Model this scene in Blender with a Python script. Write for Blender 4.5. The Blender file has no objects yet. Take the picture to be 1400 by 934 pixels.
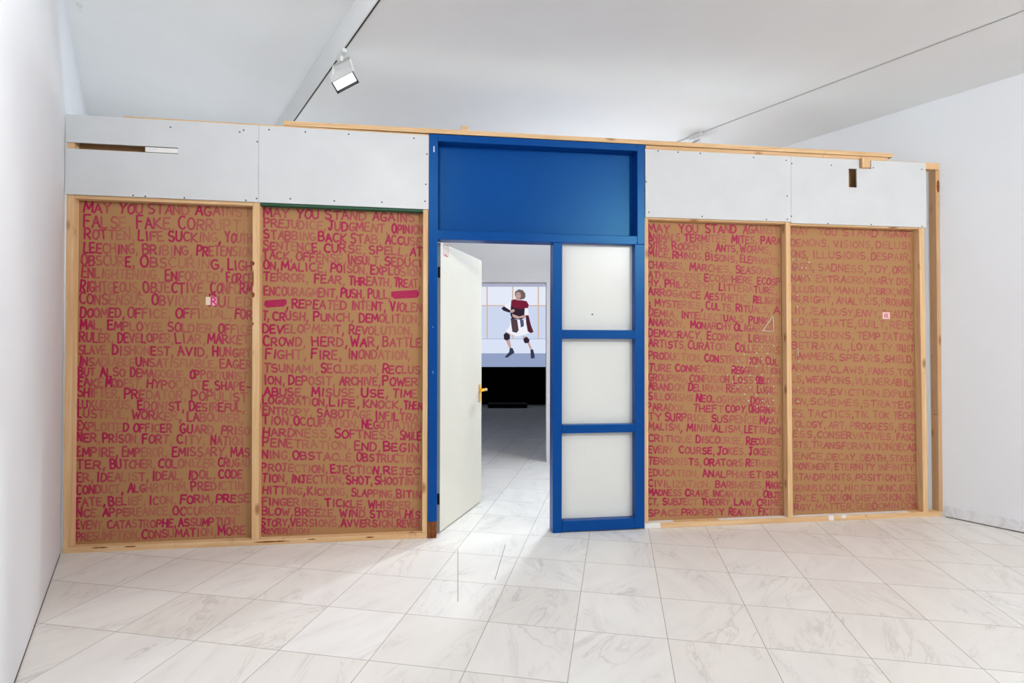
import bpy, bmesh, math, random
from mathutils import Vector, Matrix
random.seed(7)
PI = math.pi
scene = bpy.context.scene
COL = scene.collection

# ------------------------------------------------------------------ camera
# world frame: X along the front of the partition, Y into the back room, Z up (metres)
F_PX, CX, CY = 758.2, 700.0, 467.0
CAM = Vector((2.5718, -4.1995, 1.4189))
YAW, PITCH, ROLL = .1869 - math.radians(18.1297), .0117, .0014
_f = Vector((-math.sin(YAW)*math.cos(PITCH), math.cos(YAW)*math.cos(PITCH), math.sin(PITCH)))
_r = Vector((math.cos(YAW), math.sin(YAW), 0))
_u = _r.cross(_f)
R_ = math.cos(ROLL)*_r + math.sin(ROLL)*_u
U_ = -math.sin(ROLL)*_r + math.cos(ROLL)*_u
cd = bpy.data.cameras.new('camera')
cd.sensor_fit = 'HORIZONTAL'; cd.sensor_width = 36; cd.lens = 36*F_PX/1400
cd.clip_start = .05; cd.clip_end = 100
cam = bpy.data.objects.new('camera', cd); COL.objects.link(cam)
m = Matrix((R_, U_, -_f)).transposed().to_4x4(); m.translation = CAM
cam.matrix_world = m
scene.camera = cam
scene.view_settings.view_transform = 'Standard'
try: scene.view_settings.look = 'None'
except Exception: pass
scene.view_settings.gamma = 1
scene.view_settings.use_curve_mapping = False
scene.view_settings.exposure = 0.42

# ------------------------------------------------------------------ world and lights
w = bpy.data.worlds.new('world'); scene.world = w; w.use_nodes = True
w.node_tree.nodes['Background'].inputs[0].default_value = (.9, .95, 1, 1)
w.node_tree.nodes['Background'].inputs[1].default_value = .2

def look(o, target):
    o.rotation_euler = (Vector(target) - o.location).to_track_quat('-Z', 'Y').to_euler()
def area(name, loc, target, sx, sy, watts, col=(1, 1, 1), spread=180):
    l = bpy.data.lights.new(name, 'AREA'); l.shape = 'RECTANGLE'; l.size = sx; l.size_y = sy
    l.energy = watts; l.color = col; l.spread = math.radians(spread)
    o = bpy.data.objects.new(name, l); COL.objects.link(o); o.location = loc; look(o, target); return o
RD = Vector((-.4520, .8920, 0))     # the room's long axis (walls, tracks)
RN = Vector((.8920, .4520, 0))      # across the room, left to right
# unseen soft fill added behind the camera; no window is built
area('room_fill_light', (6.6, -7.6, 1.65), (2.9, 0, 2.3), 4.6, 2.6, 370, (.92, .965, 1))
area('room_fill_light', (9.6, -5.8, 1.4), (2.6, -2.6, 1.2), 3.0, 2.0, 75, (.94, .97, 1))  # second fill added from the right to brighten the left wall
# unseen floods added under the ceiling, nearer than the frame shows
area('left_fill_light', (2.0, -2.6, 3.40), (.7, 0, 1.3), .45, .45, 16, (.95, .98, 1))  # added fill that brightens the left panels, on no track
area('unseen_flood_light', (5.9, -5.2, 3.38), (4.6, 0, 1.5), .45, .45, 82, (.98, .99, 1))  # off the tracks, placed for the glare on the blue panel
area('unseen_flood_light', (8.0, -4.4, 3.38), (6.3, -1, .5), .45, .45, 34, (1, .98, .96))
# the lit passage behind the partition
area('passage_daylight', (5.75, 1.75, 1.5), (1.2, 1.5, 1.2), 1.4, 1.6, 13, (.66, .83, 1))
area('passage_flood_light', (4.45, 2.1, 3.35), (3.0, -.6, 0), .3, .3, 24, (.84, .92, 1), 110)
area('ceiling_fill_light', (4.4, 1.3, 2.3), (4.3, 1.1, 3.6), 2.4, .8, 9, (.92, .96, 1))  # added fill that brightens the ceiling, no lamp stands here
area('ceiling_fill_light', (.75, 1.5, 1.5), (.45, .9, 3.7), 1.6, 1.0, 11, (.86, .93, 1), 150)  # added fill for the left ceiling, again without a lamp

# ------------------------------------------------------------------ materials
def srgb(r, g, b):
    f = lambda c: (c/255/12.92) if c/255 <= .04045 else ((c/255+.055)/1.055)**2.4
    return (f(r), f(g), f(b), 1)
class NT:
    def __init__(s, name):
        s.m = bpy.data.materials.new(name); s.m.use_nodes = True
        s.t = s.m.node_tree; s.b = s.t.nodes['Principled BSDF']
    def n(s, ty, **k):
        o = s.t.nodes.new(ty)
        for a, v in k.items(): setattr(o, a, v)
        return o
    def l(s, a, b): s.t.links.new(a, b)
    def val(s, sock, v):
        if isinstance(v, bpy.types.NodeSocket): s.l(v, sock)
        else: sock.default_value = v
    def math(s, op, a, b=None, c=None):
        o = s.n('ShaderNodeMath', operation=op); s.val(o.inputs[0], a)
        if b is not None: s.val(o.inputs[1], b)
        if c is not None: s.val(o.inputs[2], c)
        return o.outputs[0]
    def mix(s, fac, a, b):
        o = s.n('ShaderNodeMix', data_type='RGBA'); s.val(o.inputs[0], fac); s.val(o.inputs[6], a); s.val(o.inputs[7], b)
        return o.outputs[2]
    def noise(s, vec, scale, detail=3, rough=.5, dist=0):
        o = s.n('ShaderNodeTexNoise'); s.l(vec, o.inputs['Vector']); o.inputs['Scale'].default_value = scale
        o.inputs['Detail'].default_value = detail; o.inputs['Roughness'].default_value = rough
        o.inputs['Distortion'].default_value = dist; return o.outputs[0]
    def ramp(s, fac, a, b, lo=0., hi=1.):
        o = s.n('ShaderNodeMapRange', clamp=True); s.val(o.inputs[0], fac)
        o.inputs[1].default_value = a; o.inputs[2].default_value = b
        o.inputs[3].default_value = lo; o.inputs[4].default_value = hi; return o.outputs[0]
    def pos(s, sx=1, sy=1, sz=1):
        g = s.n('ShaderNodeNewGeometry'); o = s.n('ShaderNodeVectorMath', operation='MULTIPLY')
        s.l(g.outputs['Position'], o.inputs[0]); o.inputs[1].default_value = (sx, sy, sz); return o.outputs[0]
    def bump(s, h, strength=.2, dist=.002):
        o = s.n('ShaderNodeBump'); s.l(h, o.inputs['Height']); o.inputs['Strength'].default_value = strength
        o.inputs['Distance'].default_value = dist; s.l(o.outputs[0], s.b.inputs['Normal'])
    def fin(s, col, rough=.6, metal=0, spec=.5):
        s.val(s.b.inputs['Base Color'], col); s.val(s.b.inputs['Roughness'], rough)
        s.b.inputs['Metallic'].default_value = metal
        s.b.inputs['Specular IOR Level'].default_value = spec
        return s.m

def paint(name, rgb, rough=.6, var=.03, spec=.5, scale=3):
    t = NT(name); c = srgb(*rgb); d = tuple(x*(1-var*2) for x in c[:3])+(1,)
    n = t.noise(t.pos(), scale, 4)
    m = t.fin(t.mix(t.ramp(n, .3, .7), c, d), rough, 0, spec)
    return m
WALL = paint('white_wall_paint', (238, 241, 245), .85, .01, .2)
CEIL = paint('white_ceiling_paint', (240, 241, 241), .9, .01, .2)
WHITE_PANEL = paint('white_painted_board', (214, 215, 216), .6, .025, .3, 5)
PANE = paint('milky_white_pane', (226, 227, 222), .3, .01, .4)
DOORP = paint('cream_door_paint', (222, 219, 206), .4, .02, .4)
DOOREDGE = paint('grey_door_edge', (176, 180, 182), .5, .02)
GREENP = paint('dark_green_paint', (30, 88, 62), .6, .05)
WHITEFLECK = paint('white_paint_smear', (238, 236, 232), .7, .03)
PALEBLUE = paint('worn_pale_blue_paint', (92, 146, 190), .6, .02)
BLACK = paint('black_paint', (12, 12, 14), .6, .03)
BLACKWALL = paint('black_wall_paint', (8, 8, 10), .9, .03, .1)
GREYWALL = paint('grey_wall_paint', (150, 150, 160), .9, .02, .1)
SCREW = paint('dark_screw_steel', (70, 70, 72), .5, .05)
PIN = paint('white_pin_head', (226, 220, 208), .3, .01)
PINSH = paint('pin_steel', (120, 110, 100), .4, .02)
LAMPW = paint('lamp_white_enamel', (226, 227, 224), .45, .01)
BRASS = NT('yellow_brass'); BRASS = BRASS.fin(srgb(242, 178, 24), .4, .25)
HIGHLIGHT = NT('painted_highlight'); HIGHLIGHT = HIGHLIGHT.fin(srgb(235, 230, 220), .3, .3)
REDINK = paint('red_sticker_ink', (196, 70, 84), .6, .02)
PINKP = paint('pale_pink_paper', (240, 198, 200), .7, .03)
CREAMP = paint('cream_paper', (240, 222, 198), .7, .03)
MAGENTA = paint('magenta_ink', (226, 45, 130), .6, .05)

def make_blue():
    t = NT('blue_gloss_paint'); n = t.noise(t.pos(), 2.2, 4); n2 = t.noise(t.pos(), 90, 3)
    c = t.mix(t.ramp(n, .3, .7), srgb(0, 62, 141), srgb(0, 58, 136))
    t.bump(n2, .05, .001)
    t.b.inputs['Specular Tint'].default_value = (.28, .85, 1, 1)
    return t.fin(c, .36, 0, .45)
BLUE = make_blue()

def make_pine(name, vertical, dark=0., tone=0.):
    t = NT(name)
    p = t.pos(38, 38, 1.6) if vertical else t.pos(1.6, 38, 38)
    g = t.noise(p, 1.0, 5, .6, .6)
    p2 = t.pos(9, 9, .5) if vertical else t.pos(.5, 9, 9)
    g2 = t.noise(p2, 1.0, 2)
    c = t.mix(t.ramp(g, .3, .72), srgb(234, 200, 156), srgb(209, 166, 118))
    c = t.mix(t.ramp(g2, .45, .75, 0, .5), c, srgb(222, 172, 116))
    if tone: c = t.mix(tone, c, srgb(176, 130, 96))
    # knots
    v = t.n('ShaderNodeTexVoronoi'); t.l(t.pos(5, 5, 2.2) if vertical else t.pos(2.2, 5, 5), v.inputs['Vector'])
    v.inputs['Scale'].default_value = 1.6; v.inputs['Randomness'].default_value = 1
    k = t.ramp(v.outputs['Distance'], .07, .19, 1, 0)
    c = t.mix(t.math('MULTIPLY', k, .75), c, srgb(140, 82, 44))
    # dirt and stains with shapes of their own
    s_ = t.noise(t.pos(6, 6, 3), 1.3, 5, .65)
    c = t.mix(t.ramp(s_, .66 - dark, .76 - dark, 0, .55), c, srgb(128, 82, 56))
    t.bump(g, .15, .001)
    return t.fin(c, .7, 0, .25)
PINE_V = make_pine('pine_upright', True)
PINE_H = make_pine('pine_rail', False)
PINE_OLD = make_pine('stained_old_pine', True, .06, .5)
PINE_BASE = make_pine('stained_pine_rail', False, .06)
SPLINTER = paint('splintered_brown_wood', (150, 86, 46), .8, .25, .2, 40)

def board_col(t):
    n = t.noise(t.pos(), 260, 3, .6); n2 = t.noise(t.pos(1, 1, .6), 2.2, 4)
    c = t.mix(t.ramp(n, .3, .7), srgb(184, 141, 98), srgb(160, 117, 76))
    return t.mix(t.ramp(n2, .35, .7, 0, .55), c, srgb(172, 130, 86))
def make_board():
    t = NT('brown_hardboard'); return t.fin(board_col(t), .75, 0, .2)
BOARD = make_board()
def make_ink(name, strong, soft):
    t = NT(name)
    a = t.n('ShaderNodeAttribute'); a.attribute_name = 'ink'
    n = t.noise(t.pos(240, 240, 110), 1, 3, .6)
    dry = t.ramp(n, .35, .62)
    fac = t.math('MINIMUM', t.math('ADD', t.math('MULTIPLY', a.outputs['Fac'], t.math('MULTIPLY_ADD', dry, .35, .70)), t.ramp(a.outputs['Fac'], .55, 1, 0, .2)), 1.)
    ink = t.mix(a.outputs['Fac'], srgb(*soft), srgb(*strong))
    return t.fin(t.mix(fac, board_col(t), ink), .6, 0, .25)
INK = make_ink('magenta_marker', (168, 24, 78), (160, 60, 78))

def make_floor():
    t = NT('white_marble_tiles')
    S = .45; ang = math.radians(18.1297); A = (-5.8749, 1.8272)
    g = t.n('ShaderNodeNewGeometry'); sep = t.n('ShaderNodeSeparateXYZ'); t.l(g.outputs['Position'], sep.inputs[0])
    X, Y = sep.outputs[0], sep.outputs[1]
    ca, sa = math.cos(ang)/S, math.sin(ang)/S
    tx = t.math('ADD', t.math('SUBTRACT', t.math('MULTIPLY', X, ca), t.math('MULTIPLY', Y, sa)), A[0]+40)
    ty = t.math('ADD', t.math('ADD', t.math('MULTIPLY', X, sa), t.math('MULTIPLY', Y, ca)), A[1]+40)
    def edge(c):
        f = t.math('FRACT', c); return t.math('SUBTRACT', .5, t.math('ABSOLUTE', t.math('SUBTRACT', f, .5)))
    e = t.math('MINIMUM', edge(tx), edge(ty))
    joint = t.ramp(e, .0028, .0052, 1, 0)
    cell = t.n('ShaderNodeCombineXYZ'); t.l(t.math('FLOOR', tx), cell.inputs[0]); t.l(t.math('FLOOR', ty), cell.inputs[1])
    wn = t.n('ShaderNodeTexWhiteNoise', noise_dimensions='3D'); t.l(cell.outputs[0], wn.inputs['Vector'])
    off = t.n('ShaderNodeVectorMath', operation='MULTIPLY_ADD'); t.l(wn.outputs['Color'], off.inputs[0]); off.inputs[1].default_value = (17, 23, 11)
    tc = t.n('ShaderNodeCombineXYZ'); t.l(tx, tc.inputs[0]); t.l(ty, tc.inputs[1])
    t.l(tc.outputs[0], off.inputs[2])
    # each tile is cut from the block at its own angle
    vr = t.n('ShaderNodeVectorRotate', rotation_type='Z_AXIS'); t.l(off.outputs[0], vr.inputs['Vector'])
    wn2 = t.n('ShaderNodeTexWhiteNoise', noise_dimensions='3D')
    sh = t.n('ShaderNodeVectorMath', operation='ADD'); t.l(cell.outputs[0], sh.inputs[0]); sh.inputs[1].default_value = (.3, .7, 5.1); t.l(sh.outputs[0], wn2.inputs['Vector'])
    t.l(t.math('MULTIPLY_ADD', wn2.outputs['Value'], 1.5, -.75), vr.inputs['Angle'])
    rot = t.n('ShaderNodeVectorMath', operation='MULTIPLY'); rot.inputs[1].default_value = (2.3, .6, 1)
    t.l(vr.outputs[0], rot.inputs[0])
    v = rot.outputs[0]
    n1 = t.noise(v, 1.1, 8, .62, 1.1)
    vein = t.ramp(t.math('ABSOLUTE', t.math('SUBTRACT', n1, .5)), 0, .028, 1, 0)
    mask = t.ramp(t.noise(v, .8, 3), .45, .68)
    vein = t.math('MULTIPLY', vein, mask)
    cloud = t.ramp(t.noise(v, 1.6, 5, .6), .4, .75)
    tint = t.mix(wn.outputs['Value'], srgb(237, 236, 232), srgb(231, 228, 222))
    c = t.mix(t.math('MULTIPLY', cloud, .45), tint, srgb(215, 213, 210))
    c = t.mix(t.math('MULTIPLY', vein, .36), c, srgb(152, 142, 134))
    c = t.mix(t.math('MULTIPLY', joint, .8), c, srgb(140, 132, 124))
    return t.fin(c, t.math('MULTIPLY_ADD', joint, .3, .34), 0, .4)
FLOOR = make_floor()
def make_marble():
    t = NT('grey_marble_skirting'); n = t.noise(t.pos(), 6, 7, .65, 1.2)
    return t.fin(t.mix(t.ramp(n, .42, .7), srgb(236, 237, 240), srgb(204, 206, 210)), .4)
MARBLE = make_marble()
def emit(name, rgb, s=1.0):
    t = NT(name); t.b.inputs['Emission Color'].default_value = srgb(*rgb); t.b.inputs['Emission Strength'].default_value = s
    return t.fin((0.0, 0.0, 0.0, 1), .9, 0, 0)

# ------------------------------------------------------------------ mesh helpers
class MB:
    def __init__(s): s.v = []; s.f = []; s.mi = []; s.ink = []
    def face(s, pts, mi=0):
        i = len(s.v); s.v += [Vector(p) for p in pts]; s.f.append(tuple(range(i, i+len(pts)))); s.mi.append(mi)
    def box(s, x0, x1, y0, y1, z0, z1, fn=None, mi=0):
        i = len(s.v)
        P = [(x0,y0,z0),(x1,y0,z0),(x1,y1,z0),(x0,y1,z0),(x0,y0,z1),(x1,y0,z1),(x1,y1,z1),(x0,y1,z1)]
        s.v += [Vector(fn(*p) if fn else p) for p in P]
        for q in ((0,3,2,1),(4,5,6,7),(0,1,5,4),(1,2,6,5),(2,3,7,6),(3,0,4,7)):
            s.f.append(tuple(i+k for k in q)); s.mi.append(mi)
        return s
    def obox(s, c, ax, ay, az, hx, hy, hz, mi=0):
        c, ax, ay, az = Vector(c), Vector(ax), Vector(ay), Vector(az)
        return s.box(-hx, hx, -hy, hy, -hz, hz, lambda a, b, d: c+ax*a+ay*b+az*d, mi)
    def tube(s, pts, rad, n=10, cap=True, mi=0):
        pts = [Vector(p) for p in pts]; rs = rad if isinstance(rad, (list, tuple)) else [rad]*len(pts)
        rings = []; ref = None
        for i, p in enumerate(pts):
            d = (pts[min(i+1, len(pts)-1)] - pts[max(i-1, 0)]).normalized()
            if ref is None: ref = d.orthogonal().normalized()
            ref = (ref - d*ref.dot(d)); ref = ref.normalized() if ref.length > 1e-6 else d.orthogonal().normalized()
            b = d.cross(ref); k = len(s.v)
            s.v += [p + (ref*math.cos(2*PI*j/n) + b*math.sin(2*PI*j/n))*rs[i] for j in range(n)]
            rings.append(k)
        for a, b in zip(rings, rings[1:]):
            for j in range(n):
                s.f.append((a+j, a+(j+1) % n, b+(j+1) % n, b+j)); s.mi.append(mi)
        if cap:
            s.f.append(tuple(rings[0]+j for j in reversed(range(n)))); s.mi.append(mi)
            s.f.append(tuple(rings[-1]+j for j in range(n))); s.mi.append(mi)
        return s
    def dome(s, c, ax, r, h, n=10, m=3):
        ax = Vector(ax).normalized(); p = [Vector(c)+ax*(h*math.sin(PI/2*k/m)) for k in range(m+1)]
        rs = [max(r*math.cos(PI/2*k/m), r*.05) for k in range(m+1)]
        return s.tube(p, rs, n)
    def build(s, name, mats, parent=None, bevel=0, loc=None, smooth=False):
        if not isinstance(mats, (list, tuple)): mats = [mats]
        me = bpy.data.meshes.new(name)
        if parent is not None: base = Vector(parent['_o'])
        elif loc is not None: base = Vector(loc)
        else:
            xs = [v.x for v in s.v]; ys = [v.y for v in s.v]; zs = [v.z for v in s.v]
            base = Vector(((min(xs)+max(xs))/2, (min(ys)+max(ys))/2, min(zs)))
        me.from_pydata([v-base for v in s.v], [], s.f)
        for mt in mats: me.materials.append(mt)
        me.polygons.foreach_set('material_index', s.mi)
        if s.ink:
            a = me.attributes.new('ink', 'FLOAT', 'POINT'); a.data.foreach_set('value', s.ink)
        if bevel:
            bm = bmesh.new(); bm.from_mesh(me)
            bmesh.ops.bevel(bm, geom=[e for e in bm.edges if e.is_manifold and e.calc_face_angle(0) > .5], offset=bevel, segments=2, affect='EDGES', profile=.6)
            bm.to_mesh(me); bm.free()
        if smooth:
            me.polygons.foreach_set('use_smooth', [True]*len(me.polygons))
        me.update()
        o = bpy.data.objects.new(name, me); COL.objects.link(o)
        if parent is not None: o.parent = parent
        else: o.location = base
        o['_o'] = list(base)
        if parent is not None: o['_o'] = list(base)
        return o
def tag(o, label, cat, group=None):
    o['label'] = label; o['category'] = cat
    if group: o['group'] = group
    return o
def empty(name, loc, label, cat, group=None):
    o = bpy.data.objects.new(name, None); COL.objects.link(o); o.location = loc; o.empty_display_size = .1
    o['_o'] = list(loc); return tag(o, label, cat, group)
def struct(o): o['kind'] = 'structure'; return o

# a pixel of the 1400x934 photograph as a line of sight, met with a real plane of the place
def ray(px, py): return (R_*((px-CX)/F_PX) - U_*((py-CY)/F_PX) + _f)
def at_y(px, py, y):
    d = ray(px, py); t = (y-CAM.y)/d.y; return CAM + d*t
def at_plane(px, py, p0, n):
    d = ray(px, py); p0 = Vector(p0); n = Vector(n); return CAM + d*((p0-CAM).dot(n)/d.dot(n))

# ------------------------------------------------------------------ the room
def along(x0, y): return Vector((x0 + RD.x/RD.y*y, y, 0))      # point of a wall line parallel to the room axis
Y_REAR, Y_BACK = -10.4, 2.6
H_L, H_R = 3.76, 3.55
def wall_strip(name, x0, ya, yb, h, side, mat=WALL, th=.12):
    a, b = along(x0, ya), along(x0, yb); o = RN*th*side
    mb = MB(); i = 0
    P = [a, b, b+o, a+o]; Q = [p+Vector((0, 0, h)) for p in P]
    mb.v = P+Q; mb.f = [(0,1,2,3),(4,7,6,5),(0,4,5,1),(1,5,6,2),(2,6,7,3),(3,7,4,0)]; mb.mi = [0]*6
    return struct(mb.build(name, mat))
XR = 6.80
mb = MB(); mb.box(-9, 16, -13, 14, -.1, 0); struct(mb.build('floor', FLOOR))
wall_strip('wall_left', -.012, -11.5, 4.2, H_L, -1)
wall_strip('wall_right', XR, -11.5, 3.0, H_R+.25, 1)
# wall behind the camera
ra, rb = along(-.012, -11.2), along(XR, -11.2+0)
rc = RD*(-9.6)
mb = MB()
c0 = rc - RN*.3; c1 = rc + RN*6.5
mb.v = [c0, c1, c1-RD*.12, c0-RD*.12]; mb.v += [p+Vector((0, 0, 3.9)) for p in mb.v]
mb.f = [(0,1,2,3),(4,7,6,5),(0,4,5,1),(1,5,6,2),(2,6,7,3),(3,7,4,0)]; mb.mi = [0]*6
struct(mb.build('wall_rear', WALL))
# ceilings: the left bay is 0.2 m higher than the lowered right bay that carries the tracks
XE = 1.60 + 1.0*0
edge_pt = CAM + ray(399.6, 165)*((H_R-CAM.z)/ray(399.6, 165).z)
def q_at(s, t, z): # s across the room from the soffit edge, t along the axis
    p = Vector((edge_pt.x, edge_pt.y, 0)) + RN*s + RD*t; p.z = z; return p
def slab(name, s0, s1, t0, t1, z0, z1, mat):
    mb = MB(); mb.box(s0, s1, t0, t1, z0, z1, lambda a, b, c: q_at(a, b, c)); return struct(mb.build(name, mat))
slab('ceiling', -3.2, 0, -11, 4.2, H_L, H_L+.1, CEIL)
o = slab('ceiling', 0, 8.0, -11, 4.2, H_R, H_L+.1, CEIL)
# marble skirting of the right wall
a, b = along(XR, -9.5), along(XR, -.02)
mb = MB(); mb.box(0, 1, 0, .012, .0072, .092, lambda x, y, z: a+(b-a)*x - RN*y + Vector((0, 0, z)))
struct(mb.build('baseboard_right', MARBLE, bevel=.002))
GAP_SHADE = paint('painted_gap_shade', (96, 90, 84), .9, .03)
for nm, xx, sd in (('gap_shade_left', -.012, 1), ('gap_shade_right', XR, -1)):   # dark strips painting the shade in the gaps along the floor
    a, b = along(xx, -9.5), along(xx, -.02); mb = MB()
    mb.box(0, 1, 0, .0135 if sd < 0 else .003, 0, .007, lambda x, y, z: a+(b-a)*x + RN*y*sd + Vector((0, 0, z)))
    struct(mb.build(nm, GAP_SHADE))
# back wall with the opening to the projection room
FW = Vector((math.sin(math.radians(7.42)), math.cos(math.radians(7.42)), 0)); RW = Vector((FW.y, -FW.x, 0))
J = Vector((3.89, 2.598, 0))
def bw(s, d, z): return J + RW*s + FW*d + Vector((0, 0, z))
mb = MB()
mb.box(0, 2.3, 0, .14, 0, 3.56, bw); mb.box(-5.6, -1.75, 0, .14, 0, 3.8, bw); mb.box(-1.75, 0, 0, .14, 2.24, 3.7, bw)
struct(mb.build('wall_back', WALL))
# projection room
S0 = at_plane(700, 553, (0, 0, 0), (0, 0, 1))
def sw(s, d, z): return Vector((S0.x, S0.y, 0)) + RW*s + FW*d + Vector((0, 0, z))
mb = MB(); mb.box(-4, 4, 0, .1, 0, .936, sw)
struct(mb.build('wall_far', BLACKWALL))
mb = MB(); mb.box(-1.9, 1.9, 0, .1, 2.948, 3.3, sw); struct(mb.build('wall_far_upper', GREYWALL))  # upper part of the far wall, above the screen
mb = MB(); mb.box(-4, -1.9, 0, .1, .937, 3.3, sw); struct(mb.build('wall_far_side_left', BLACKWALL))  # far wall left of the screen
mb = MB(); mb.box(1.9, 3.9, 0, .1, .937, 3.3, sw); struct(mb.build('wall_far_side_right', BLACKWALL))  # far wall right of the screen
mb = MB(); mb.box(-4.1, -4, -7.2, .1, 0, 3.3, sw); struct(mb.build('wall_far_left', BLACKWALL))
mb = MB(); mb.box(3.9, 4, -6.8, .1, 0, 3.3, sw); struct(mb.build('wall_far_right', BLACKWALL))
mb = MB(); mb.box(-4.1, 4, -6.85, .1, 3.3, 3.4, sw); struct(mb.build('ceiling_far', BLACKWALL))

# ------------------------------------------------------------------ lettered boards and the timber partition
YB = .06                            # the front of the brown boards; studs stand in front of them, faces at y = 0
def skew_stud(name, u0, u1, z0, z1, mat, label, lean=0., y1=YB, bevel=.002, cat='wooden stud', top=None):
    mb = MB(); mb.box(u0, u1, 0, y1, z0, z1, lambda x, y, z: (x + lean*(1-(z-z0)/(z1-z0)), y, z))
    return tag(mb.build(name, mat, bevel=bevel), label, cat, 'upright studs of the partition')
SL = lambda x, y, z: (x, y, z - .0089*x)     # the left panels dip towards the door
skew_stud('wooden_stud', .002, .049, .04, 2.985, PINE_V, 'pine stud at the far left, standing against the white left wall')
skew_stud('wooden_stud', 1.228, 1.277, .04, 2.97, PINE_V, 'pine stud between the two lettered boards left of the blue door frame', .010)
skew_stud('wooden_stud', 2.446, 2.484, .04, 2.95, PINE_V, 'narrow pine stud touching the left side of the blue door frame')
skew_stud('wooden_stud', 4.172, 4.205, .04, 2.94, PINE_V, 'narrow pine stud touching the right side of the blue door frame', -.003)
skew_stud('wooden_stud', 5.374, 5.416, .04, 2.94, PINE_V, 'pine stud between the two lettered boards right of the blue door frame', .012)
skew_stud('wooden_stud', 6.588, 6.634, .04, 2.94, PINE_V, 'pine stud at the right edge of the rightmost lettered board', .027)
# the end post: an old stained board, in two lengths
ep = empty('end_post', (6.77, 0, .04), 'stained old timber post at the right end of the partition, before the white right wall', 'wooden post')
mb = MB(); mb.box(6.753, 6.789, 0, .067, .86, 2.94, lambda x, y, z: (x+.010*(1-z/3), y, z)); mb.build('upper_length', PINE_OLD, ep, .002)
mb = MB(); mb.box(6.753, 6.789, 0, .067, .04, .857, lambda x, y, z: (x+.010*(1-z/3), y, z)); mb.build('lower_length', PINE_OLD, ep, .002)

def rail(name, u0, u1, y0, y1, z0, z1, mat, label, fn=None, cat='wooden rail', bevel=.002):
    mb = MB(); mb.box(u0, u1, y0, y1, z0, z1, fn)
    return tag(mb.build(name, mat, bevel=bevel), label, cat)
rail('base_rail', 0, 2.483, 0, YB, 0, .039, PINE_BASE, 'stained pine rail on the floor under the two boards left of the door')
br = rail('base_rail', 4.172, 6.792, 0, YB, 0, .042, PINE_BASE, 'pine rail on the floor under the two boards right of the blue frame')
def on_part(o, mb, name, mat): return mb.build(name, mat, o)
mb = MB()
mb.box(4.171, 4.30, -.001, .059, .003, .0425); mb.box(4.30, 4.42, .004, .059, .04, .0427)
mb.box(5.745, 5.79, -.001, .06, .006, .0428); mb.box(5.86, 5.90, -.001, .05, .018, .0428); mb.box(4.8, 6.5, .006, .055, .0415, .0426)
c = on_part(br, mb, 'paint_smear', WHITEFLECK); c['label'] = 'white paint smears'
rail('header_rail', .049, 1.228, .002, YB, 2.452, 2.515, PINE_H, 'pine rail over the leftmost lettered board, below the white panel', lambda x, y, z: (x, y, z-.0089*x+.003))
rail('header_rail', 1.278, 2.446, .002, YB, 2.462, 2.515, GREENP, 'dark green rail over the second lettered board from the left', SL)
rail('header_rail', 4.206, 5.373, .002, YB, 2.440, 2.50, PINE_H, 'pine rail over the lettered board just right of the blue frame')
rail('header_rail', 5.418, 6.588, .002, YB, 2.430, 2.50, PINE_H, 'pine rail over the rightmost lettered board')
rail('top_plate', .36, 2.486, 0, YB, 3.0, 3.046, PINE_H, 'thin pine plate along the top of the white panels left of the door', lambda x, y, z: (x, y, z-.0095*(x-.36)))
rail('top_plate', 4.176, 6.789, 0, YB, 2.945, 2.999, PINE_H, 'pine plate capping the white panels right of the blue frame and the end post')
rail('top_plank', 1.439, 6.347, -.006, .085, 3.030, 3.064, PINE_H, 'long pale pine plank lying along the top of the partition', lambda x, y, z: (x, y, z + (.006 if x < 3 else -.003)))
rail('batten', 4.185, 6.31, .004, .07, 3.0, 3.0265, PINE_H, 'pine batten squeezed between long top plank and white panels on the right')
rail('wooden_block', 2.729, 2.781, .01, .05, 3.069, 3.107, PINE_H, 'small offcut block on top of the long plank above the blue frame', cat='wooden block')

def chips(o, rects, name, y, mat, label):
    for x0, y0, x1, y1 in rects:
        a, b = at_y(x0, y1, y), at_y(x1, y0, y); n = 7; mb = MB(); rr = random.Random(int(x0)); top, bot = [], []
        for k in range(n+1):
            x = a.x+(b.x-a.x)*k/n; e_ = math.sin(PI*k/n)**.6
            mz = (a.z+b.z)/2; hz_ = (b.z-a.z)/2*e_*rr.uniform(.6, 1)+.0008
            top.append((x, mz+hz_)); bot.append((x, mz-hz_*rr.uniform(.7, 1)))
        ring = bot+top[::-1]
        mb.face([(p[0], y-.0007, p[1]) for p in ring])
        for i_ in range(len(ring)):
            p, q__ = ring[i_], ring[(i_+1) % len(ring)]
            mb.face([(p[0], y-.0007, p[1]), (p[0], y, p[1]), (q__[0], y, q__[1]), (q__[0], y-.0007, q__[1])])
        c = mb.build(name, mat, o); c['label'] = label
chips(bpy.data.objects['base_rail'], [(126, 747.5, 148, 750.5), (170, 746, 186, 749), (346, 738.5, 397, 743), (500, 733.5, 512, 736), (420, 736.5, 432, 738.5)], 'chipped_patch', 0, SPLINTER, 'brown chipped wood')
chips(bpy.data.objects['wooden_stud.001'], [(344.8, 357, 348.2, 364), (345, 366, 347, 398), (344.6, 399, 348.4, 408), (345, 440, 346.8, 446)], 'dark_nick', 0, SPLINTER, 'dark nick in the edge')
chips(bpy.data.objects['end_post'].children[0], [(1280.5, 243, 1284.4, 268)], 'dark_stain', 0, SPLINTER, 'dark stain on the wood')
def board(u0, u1, label):
    b = MB(); b.box(u0, u1, YB+.001, YB+.011, 0, 2.94 if u0 > 3 else 2.975)
    return tag(b.build('lettered_board', BOARD), label, 'board', 'hand lettered brown boards')
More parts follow.
